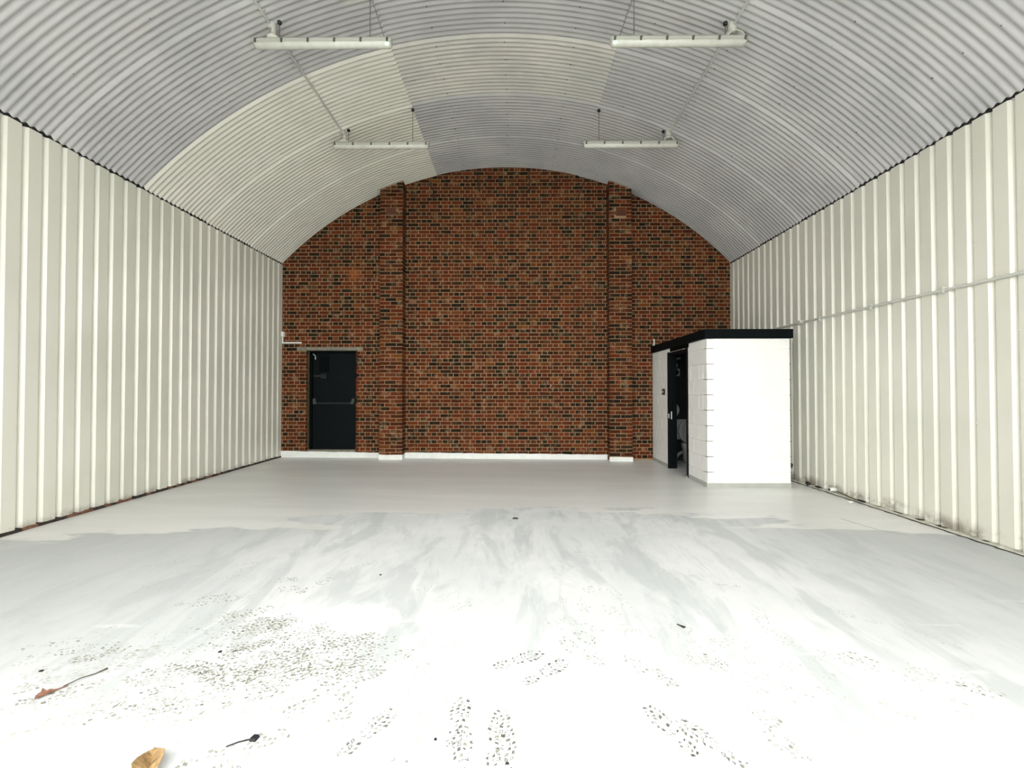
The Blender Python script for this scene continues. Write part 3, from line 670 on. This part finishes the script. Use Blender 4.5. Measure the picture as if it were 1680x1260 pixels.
box(bm, (CX0 - .006, CY0 - .006, zb), (CX1 + .002, CY0, fz(3.4) + .065)); box(bm, (CX0 - .006, CY0 - .001, zb), (CX0, 7.03, fz(2.8) + .065))
finish('painted_band', bm, M['greyskirt'], cub)
bm = bmesh.new(); box(bm, (CX0 - .006, 7.97, zb), (CX0, CY1, fz(2.8) + .065))
finish('painted_band', bm, M['greyskirt'], cub)
# mortar squeezed out at the back corner
rr = random.Random(4)
for i in range(1, 10):
    z = zb + .225 * i; bm = bmesh.new()
    bmesh.ops.create_icosphere(bm, subdivisions=1, radius=1, matrix=Matrix.Translation((CX1 + .003, CY0 + .015, z)) @ Matrix.Diagonal((.014, .02, .012 + rr.uniform(0, .01), 1)))
    finish('mortar_lump', bm, M['gap'], cub)
# door lining
bm = bmesh.new()
xo, xi = CX0 - .012, CX0 + .135
box(bm, (xo, 7.905, fz(2.8)), (xi, 7.945, 2.06)); box(bm, (xo, 7.045, fz(2.8)), (xi, 7.085, 2.06)); box(bm, (xo, 7.085, 2.02), (xi, 7.905, 2.06))
box(bm, (xo - .004, 7.88, fz(2.8)), (CX0 + .02, 7.955, 2.07)); box(bm, (xo - .004, 7.035, fz(2.8)), (CX0 + .02, 7.09, 2.07))
box(bm, (CX0 + .05, 7.885, fz(2.8)), (CX0 + .09, 7.906, 2.03))
fr = finish('door_frame', bm, M['navy'], cub)
bm = bmesh.new(); box(bm, (CX0 - .012, 7.01, 2.07), (CX0 + .02, 7.83, CZ + .004)); box(bm, (CX0 - .016, 7.03, 2.098), (CX0 - .010, 7.81, 2.104))
finish('head_board', bm, M['navy2'], cub)
bm = bmesh.new(); box(bm, (CX0 + .02, 7.898, .86), (CX0 + .045, 7.906, 1.0), bevel=.002); box(bm, (CX0 - .022, 7.87, .88), (CX0 - .012, 7.905, .96), bevel=.002); 
tag(finish('strike_plate', bm, M['whiteplastic'], fr), 'white strike plate on the dark door lining')
bm = bmesh.new(); box(bm, (CX0 - .03, 7.05, fz(2.8)), (CX0 - .008, 7.10, fz(2.8) + .028), bevel=.003)
tag(finish('floor_clip', bm, M['steel'], fr), 'small pale metal clip at the foot of the frame')
bm = bmesh.new(); box(bm, (CX0 + .145, 7.088, fz(3.2) + .01), (CX0 + .90, 7.128, 2.015), bevel=.003)
dl = finish('door_leaf', bm, M['navy'], cub)
bm = bmesh.new(); lathe(bm, (CX0 + .84, 7.128, .98), [(.022, 0), (.022, .008), (.008, .01), (.008, .05)], 12, 'y'); box(bm, (CX0 + .74, 7.168, .972), (CX0 + .85, 7.184, .988), bevel=.004)
finish('lever_handle', bm, M['steel'], dl)
# interior fittings
t = empty('toilet', (3.40, 8.835, fz(3.4)), 'white close-coupled toilet with its seat up, seen through the cubicle doorway', 'toilet')
def loft(bm, secs, n=28, mi=0):
    rings = []
    for (cx_, cy_, rx, ry, z, fl) in secs:
        ring = []
        for k in range(n):
            a = 2 * pi * k / n
            yy = sin(a) * ry; 
            if yy > ry * fl: yy = ry * fl
            ring.append(bm.verts.new((cx_ + cos(a) * rx, cy_ + yy, z)))
        rings.append(ring)
    for a, b in zip(rings, rings[1:]):
        for k in range(n):
            f = bm.faces.new((a[k], a[(k + 1) % n], b[(k + 1) % n], b[k])); f.smooth = True
    bm.faces.new(rings[0]); bm.faces.new(rings[-1])
bm = bmesh.new()
loft(bm, [(0, -.30, .10, .24, 0, .9), (0, -.30, .095, .22, .10, .9), (0, -.34, .12, .22, .20, .9), (0, -.40, .17, .25, .31, .9), (0, -.42, .185, .26, .40, .9), (0, -.42, .15, .22, .40, .8), (0, -.42, .11, .16, .34, .8), (0, -.42, .04, .06, .27, .8)])
tube(bm, [(-.06, -.08, .18), (-.12, -.12, .16), (-.16, -.06, .09), (-.15, -.02, .05)], .03, 10)
finish('bowl', bm, M['porcelain'], t)
bm = bmesh.new(); box(bm, (-.21, -.18, .44), (.21, -.02, .80), bevel=.03)
ci = finish('cistern', bm, M['porcelain'], t)
bm = bmesh.new(); box(bm, (-.22, -.19, .80), (.22, -.015, .835), bevel=.012); finish('cistern_lid', bm, M['porcelain'], ci)
bm = bmesh.new()
out = []
for k in range(30):
    a = 2 * pi * k / 30; out.append((.185 * cos(a), .22 * sin(a)))
rings = []
lid = bmesh.new()
prism(lid, [(u * 1.04, v * 1.04) for u, v in out], (0, -.19, .61), (1, 0, 0), (0, .06, .998), (0, -1, 0), .018)
finish('toilet_lid', lid, M['plastic_grey'], t)
for (so, dy) in ((1, 0), (1, -.02), (.72, -.02), (.72, 0)):
    rings.append([bm.verts.new((u * so, -.225 + dy + v * .06, .61 + v)) for u, v in out])
for a, b in zip(rings, rings[1:] + rings[:1]):
    for k in range(30): bm.faces.new((a[k], a[(k + 1) % 30], b[(k + 1) % 30], b[k]))
finish('toilet_seat', bm, M['porcelain'], t)
bm = bmesh.new(); lathe(bm, (3.13, 8.835, .99), [(.155, -.002), (.155, -.10), (.13, -.125), (.05, -.13)], 28, 'y')
tag(finish('paper_dispenser', bm, M['whiteplastic']), 'round white toilet paper dispenser on the cubicle back wall', 'dispenser')
t = empty('extractor_fan', (3.24, 8.845, 1.67), 'grey square extractor fan high inside the toilet cubicle', 'fan')
bm = bmesh.new(); box(bm, (-.08, -.05, 0), (.08, 0, .15), bevel=.008); finish('housing', bm, M['lampbody'], t)
bm = bmesh.new(); lathe(bm, (0, -.05, .075), [(.055, 0), (.055, -.006), (.035, -.010)], 20, 'y'); finish('fan_grille', bm, M['darkmetal'], t)
bm = bmesh.new(); tube(bm, [(3.23, 8.80, 1.83), (3.23, 8.80, 1.98), (3.25, 8.80, 2.02), (3.33, 8.80, 2.03)], .02, 10); box(bm, (3.19, 8.77, 1.84), (3.27, 8.84, 1.92), bevel=.008)
lathe(bm, (3.23, 8.80, 2.0), [(.03, -.03), (.038, 0), (.03, .03)], 14)
tag(finish('overflow_pipe', bm, M['lampbody']), 'grey pipe and valve above the extractor fan inside the cubicle', 'pipe')
bm = bmesh.new(); box(bm, (CX0 - .028, 8.11, 1.30), (CX0 - .0065, 8.22, 1.41), bevel=.004)
sw = tag(finish('light_switch', bm, M['darkmetal']), 'dark light switch on the white blocks left of the cubicle doorway', 'switch')
bm = bmesh.new(); box(bm, (CX0 - .034, 8.145, 1.335), (CX0 - .027, 8.175, 1.375), bevel=.002)
tag(finish('rocker', bm, M['whiteplastic'], sw), 'white rocker')
bm = bmesh.new(); tube(bm, [(2.815, 8.83, 2.272), (2.815, 8.83, 2.42)], .013, 10); lathe(bm, (2.815, 8.83, 2.272), [(.022, 0), (.022, .02), (.014, .03)], 14)
tag(finish('vent_pipe', bm, M['whiteplastic']), 'short white pipe stub standing on the far corner of the cubicle roof', 'pipe')

# ------------------------------------------------ conduit on the roof and right wall
def conduit(x, label, ys, ends):
    t = empty('ceiling_conduit', (x, 0, cz(x) - .03), label, 'conduit', 'conduits along the roof')
    z = -0.008
    bm = bmesh.new(); tube(bm, [(0, YF + .02, z), (0, ends, z)], .0125, 10); finish('pipe', bm, M['galv'], t)
    y = 1.2
    while y < ends - .2:
        bm = bmesh.new(); box(bm, (-.028, y - .012, z + .002), (.028, y + .012, z + .030), bevel=.003); finish('saddle', bm, M['galv'], t)
        y += 1.12
    for yy in ys:
        bm = bmesh.new(); lathe(bm, (0, yy, z), [(.045, .035), (.045, -.025), (.038, -.035), (.03, -.037)], 20)
        finish('conduit_box', bm, M['galv'], t)
conduit(-2.69, 'pale conduit running along the roof above the two left ceiling lamps', (4.74, 6.72), 6.75)
conduit(2.385, 'pale conduit running along the roof above the two right ceiling lamps', (4.74, 6.72), 6.75)
t = empty('wall_conduit', (XR - .02, 0, 2.40), 'pale horizontal conduit crossing the ribs of the right wall', 'conduit')
bm = bmesh.new(); tube(bm, [(0, YF + .05, -.02), (0, 3.75, -.01), (0, 6.7, .016), (0, YB - .05, .012)], .0135, 10); finish('pipe', bm, M['galv'], t)
for y in (2.9, 3.55, 4.45, 5.35, 6.25, 7.3, 8.2):
    bm = bmesh.new(); box(bm, (-.016, y - .012, -.03), (.018, y + .012, .035), bevel=.003); finish('saddle', bm, M['galv'], t)
bm = bmesh.new(); tube(bm, [(0, 6.60, .016), (0, 6.72, .016)], .022, 12); box(bm, (-.03, 6.63, -.006), (.018, 6.69, .045), bevel=.004); finish('coupler', bm, M['plastic'], t)

# ------------------------------------------------ suspended fluorescent battens
def chain(bm, a, b, link=.03):
    a, b = Vector(a), Vector(b); d = b - a; n = max(2, int(d.length / (link * .8))); dn = d.normalized()
    s = dn.cross(Vector((0, 1, 0))).normalized(); f = dn.cross(s)
    for i in range(n):
        c = a + d * ((i + .5) / n); w_ = s if i % 2 else f
        pts = [c + dn * (cos(2 * pi * k / 8) * link * .52) + w_ * (sin(2 * pi * k / 8) * .007) for k in range(9)]
        tube(bm, pts, .0019, 5, cap=False)
def lamp(xl, xr, y, label, mirror, led, inner_v, loops):
    """xl..xr: ends of the batten; outer end carries the cable entry"""
    t = empty('batten_lamp', ((xl + xr) / 2, y, 5.155), label, 'ceiling lamp', 'batten lamps hanging from the roof')
    hl = (xr - xl) / 2; s = mirror            # s=-1: outer end is the left one
    bm = bmesh.new()
    prof = [(-.052, .045), (-.052, .075), (-.035, .098), (.035, .098), (.052, .075), (.052, .045)]
    def extr(prof, x0, x1, inset):
        bmv = []
        for x, k in ((x0, inset), (x0 + .02 if x1 > x0 else x0 - .02, 1), (x1 - .02 if x1 > x0 else x1 + .02, 1), (x1, inset)):
            zc = .06
            bmv.append([bm.verts.new((x, yy * k, zc + (zz - zc) * k)) for yy, zz in prof])
        n = len(prof)
        for a, b in zip(bmv, bmv[1:]):
            for i in range(n): bm.faces.new((a[i], a[(i + 1) % n], b[(i + 1) % n], b[i]))
        bm.faces.new(bmv[0]); bm.faces.new(bmv[-1])
    extr(prof, -hl, hl, .75)
    finish('lamp_tray', bm, M['lampbody'], t)
    bm = bmesh.new()
    prof = [(.048 * cos(a), .046 + .046 * sin(a)) for a in [pi + pi * k / 12 for k in range(13)]]
    extr(prof, -hl + .008, hl - .008, .6)
    o = finish('diffuser', bm, M['diffuser'], t)
    for p in o.data.polygons: p.use_smooth = len(p.vertices) == 4
    for k in range(6):
        x = -hl + .04 + (2 * hl - .08) * k / 5
        for sy in (-1, 1):
            bm = bmesh.new(); box(bm, (x - .011, sy * .050, .032), (x + .011, sy * .060, .068), bevel=.002); box(bm, (x - .006, sy * .056, .062), (x + .016, sy * .062, .072))
            finish('clip', bm, M['clip'], t)
    if led:
        bm = bmesh.new(); xe = -s * (hl - .045)
        bmesh.ops.create_uvsphere(bm, u_segments=12, v_segments=8, radius=1, matrix=Matrix.Translation((xe, -.035, .022)) @ Matrix.Diagonal((.022, .016, .016, 1)))
        tag(finish('indicator_light', bm, M['led'], t, True), 'glowing green indicator')
    # chains with black grippers at the roof
    cxm = (xl + xr) / 2
    xo = (-2.605 if s < 0 else 2.31) - cxm; xi_ = (-1.60 if s < 0 else 1.308) - cxm
    for x in (xo, xi_):
        zt = cz(x + cxm) - 5.155 - .045
        bm = bmesh.new(); chain(bm, (x, 0, .10), (x, 0, zt)); c = finish('chain', bm, M['chain'], t)
        bm = bmesh.new(); bmesh.ops.create_uvsphere(bm, u_segments=16, v_segments=10, radius=.026, matrix=Matrix.Translation((x, 0, zt + .015)))
        tag(finish('roof_hook', bm, M['ball'], c, True), 'shiny black ball fixing')
    if inner_v:
        x2 = xi_ - s * .165; zt = cz(xi_ + cxm) - 5.155 - .045
        bm = bmesh.new(); chain(bm, (x2, 0, .098), (xi_, 0, zt)); finish('chain', bm, M['chain'], t)
    # cable drop
    xc = (-2.69 if s < 0 else 2.385) - cxm; ztop = cz(xc + cxm) - 5.155 - .06
    bm = bmesh.new()
    if loops == 0:
        lathe(bm, (xc + .02, 0, .10), [(.03, -.004), (.062, .0), (.066, .018), (.05, .032), (.03, .045), (.026, .09), (.02, ztop - .1)], 20)
    else:
        for r in range(loops):
            h = (.10, .075, .05)[r]
            pts = [(xo + .0 + r * .004, .0, .10)] + [(xo + (xc - xo + .09) * (k / 10) + .01 * r, -.02 * r, .10 + h * sin(pi * k / 10) ** .7 ) for k in range(1, 10)] + [(xc + .09 + .01 * r, -.02 * r, .095)]
            tube(bm, pts, .0055, 8)
        lathe(bm, (xc + .005, 0, .15), [(.02, 0), (.035, .02), (.03, .06), (.015, ztop - .15)], 16)
    tag(finish('cable_entry', bm, M['plastic'], t), 'cream cable entry between lamp and conduit')
lamp(-2.884, -1.358, 4.74, 'left hand front ceiling lamp with round cream plug on top and green glow', -1, True, True, 0)
lamp(1.046, 2.541, 4.74, 'right hand front ceiling lamp with white cable loops and green glow', 1, True, True, 3)
lamp(-2.841, -1.342, 6.74, 'left hand ceiling lamp of the rear pair, under the cream roof sheets', -1, False, False, 0)
lamp(1.064, 2.542, 6.74, 'right hand ceiling lamp of the rear pair, under grey roof sheets', 1, False, False, 2)

# ------------------------------------------------ wall feet: ragged gap on the left, dirty kerb on the right
bm = bmesh.new(); rr = random.Random(8); n = 130
prev = None
for i in range(n + 1):
    y = YF + (YB - YF) * i / n
    wd = .018 + .03 * max(0, sin(y * 1.1 - 1.6)) * rr.uniform(.4, 1.3) + rr.uniform(0, .008)
    if y > 7.3: wd = .012
    cur = [bm.verts.new((XL - .04, y, fz(XL) + .035)), bm.verts.new((XL + .002, y, fz(XL) + .022 + rr.uniform(0, .01))), bm.verts.new((XL + wd, y, fz(XL) + .001))]
    if prev:
        mi = 1 if (4.2 < y < 7.2 and rr.random() < .5) else 0
        for k in (0, 1): bm.faces.new((prev[k], prev[k + 1], cur[k + 1], cur[k])).material_index = mi
    prev = cur
tag(finish('trim_5', bm, [M['gap'], M['brickedge']]), kind='structure')
bm = bmesh.new(); prev = None
for i in range(n + 1):
    y = YF + (6.9 - YF) * i / n
    e = rr.uniform(-.006, .006); h = .022 + rr.uniform(-.004, .006)
    cur = [bm.verts.new((XR + .04, y, fz(XR) + h)), bm.verts.new((XR - .045 + e, y, fz(XR) + h)), bm.verts.new((XR - .052 + e, y, fz(XR) + .008)), bm.verts.new((XR - .066 + e * 2, y, fz(XR) + .0015))]
    if prev:
        for k in range(3): bm.faces.new((prev[k], prev[k + 1], cur[k + 1], cur[k])).material_index = 1 if k == 2 or (k == 0 and rr.random() < .15) else 0
    prev = cur
tag(finish('trim_6', bm, [M['kerb'], M['gap']]), kind='structure')
def lump(name, c, r, m, label, cat, seed, flat=1.0, group=None):
    bm = bmesh.new(); rr = random.Random(seed)
    bmesh.ops.create_icosphere(bm, subdivisions=2, radius=1)
    for v in bm.verts: v.co *= rr.uniform(.65, 1.1)
    for v in bm.verts: v.co = Vector((v.co.x * r[0], v.co.y * r[1], v.co.z * r[2]))
    zmin = min(v.co.z for v in bm.verts)
    for v in bm.verts: v.co.z -= zmin
    o = finish(name, bm, m); o.location = c; return tag(o, label, cat, group)
kz = fz(XR) + .022
lump('debris_clump', (XR - .03, 6.52, kz - .02), (.03, .06, .035), M['gap'], 'dark clump of dirt at the right wall foot beside the cubicle', 'debris', 1)
lump('rubble_piece', (XR - .03, 6.30, kz - .02), (.03, .08, .022), M['gap'], 'low dark piece of rubble on the right wall kerb, nearer than the dirt clump', 'debris', 2)
lump('stone_chip', (XR - .14, 5.55, fz(XR - .14)), (.03, .022, .012), M['white'], 'small white chip on the floor at the right kerb', 'debris', 3)
bm = bmesh.new(); lathe(bm, (0, 0, 0), [(.017, .10), (.024, .10), (.026, .0), (.020, -.002), (.020, .0)], 18, 'x')
o = finish('pipe_stub', bm, [M['whiteplastic']]); o.location = (XR - .11, 5.965, .035)
tag(o, 'short white pipe end poking out at the foot of the right wall', 'pipe')
bm = bmesh.new(); lathe(bm, (-.004, 0, 0), [(.018, 0), (.018, -.001)], 18, 'x'); tag(finish('pipe_bore', bm, M['soot'], o), 'black open bore')
bm = bmesh.new(); tube(bm, [(XR - .03, 5.93, kz + .03), (XR - .045, 5.75, kz + .02), (XR - .05, 5.62, kz + .006), (XR - .05, 5.50, kz + .006)], .008, 8)
tag(finish('pipe_offcut', bm, M['reveal']), 'thin brown offcut lying along the right wall kerb', 'debris')
lump('broken_slate', (XR - .05, 5.50, kz), (.03, .075, .012), M['soot'], 'flat black broken piece lying on the right wall kerb', 'debris', 6)
lump('mortar_dropping', (CX1 + .045, CY0 + .07, .24), (.03, .04, .045), M['gap'], 'dark lump stuck low on the cubicle back corner', 'debris', 7).parent = None
# ------------------------------------------------ leaves and bits on the floor
def leaf_mesh(pts, ribs, m, loc, rz, label, stem=None, name='dead_leaf', curl=.02):
    root = empty(name, loc, label, 'leaf'); root.rotation_euler = (0, 0, rz)
    bm = bmesh.new()
    n = len(pts)
    cs = [bm.verts.new((x, 0, .004 + curl * .35 * sin(x * 30) ** 2)) for x, _, _ in pts]
    for s in (1, -1):
        es = [bm.verts.new((x + rr.uniform(-.003, .003), s * (a if s > 0 else b) , .003 + curl * abs(a if s > 0 else b) / .03)) for x, a, b in pts]
        for i in range(n - 1): bm.faces.new((cs[i], cs[i + 1], es[i + 1], es[i]) if s > 0 else (es[i], es[i + 1], cs[i + 1], cs[i]))
    o = finish('leaf_blade', bm, m, root)
    md = o.modifiers.new('thickness', 'SOLIDIFY'); md.thickness = .0012
    if stem:
        bm = bmesh.new(); tube(bm, stem, [.0022] * (len(stem) - 1) + [.0038], 6); finish('stem', bm, M['twig'], root)
leaf_mesh([(-.03, .004, .006), (-.02, .020, .022), (-.008, .022, .016), (.0, .040, .018), (.010, .018, .026), (.022, .020, .012), (.034, .009, .010), (.05, .004, .004), (.075, .002, .002)],
          0, M['leaf'], (-2.115, 1.965, fz(-2.1)), .95, 'shrivelled brown leaf with a long dark stem lying at the lower left', [(.06, 0, .008), (.12, .012, .010), (.17, .008, .006), (.215, .016, .006)], curl=.012)
leaf_mesh([(-.12, .006, .006), (-.09, .036, .03), (-.05, .048, .042), (-.01, .040, .040), (.02, .026, .026), (.045, .014, .012), (.065, .004, .004)],
          0, M['leaf2'], (-1.346, 1.624, fz(-1.33)), 2.12, 'curled tan leaf cut off by the lower edge of the picture', None, curl=.03)
def chip(c, pts, h, label, name='black_chip', tail=None):
    bm = bmesh.new(); prism(bm, pts, (0, 0, 0), U, (0, 1, 0), (0, 0, 1), h)
    for v in bm.verts:
        if v.co.z > h * .5: v.co.x *= .8; v.co.y *= .8
    if tail: tube(bm, tail, .0025, 6)
    o = finish(name, bm, M['soot']); o.location = c; return tag(o, label, 'debris', 'black specks of debris on the floor')
chip((.981, 2.595, fz(.98)), [(-.022, .026), (-.008, .012), (.022, -.008), (.004, -.018)], .006, 'small black triangular chip alone on the white floor at right')
chip((-1.03, 1.735, fz(-1.0)), [(-.014, -.012), (.012, -.014), (.016, .012), (-.008, .014)], .012, 'black lump with a thin dark tail on the floor, lower left', tail=[(-.01, -.004, .004), (-.05, -.018, .004), (-.085, -.04, .003)])
chip((0, 4.726, fz(0)), [(-.03, -.01), (.028, -.014), (.034, .01), (-.012, .02)], .012, 'dark speck in the middle of the grey back floor')
chip((-.315, 1.745, fz(0)), [(-.005, -.007), (.007, -.005), (.004, .007), (-.007, .005)], .005, 'black speck at the top of the nearest centre boot print')
chip((-.03, 1.635, fz(0)), [(-.007, -.003), (.009, -.002), (.008, .004), (-.006, .005)], .005, 'black speck inside a boot print at the bottom centre')
chip((-1.55, 2.30, fz(-1.5)), [(-.009, -.006), (.009, -.006), (.007, .008), (-.006, .008)], .005, 'tiny black speck among the dirty treads at left')
chip((-2.31, 2.13, fz(-2.3)), [(-.010, -.006), (.010, -.006), (.006, .008), (-.009, .005)], .005, 'tiny black speck just left of the long leaf stem')
chip((2.19, 1.72, fz(2.19)), [(-.006, -.006), (.007, -.005), (.006, .006), (-.006, .006)], .005, 'tiny dark speck near the bottom right corner')
chip((-1.005, 3.27, fz(-1)), [(-.008, -.006), (.008, -.006), (.006, .006), (-.006, .006)], .005, 'tiny dark speck beside two short treads, left of centre')
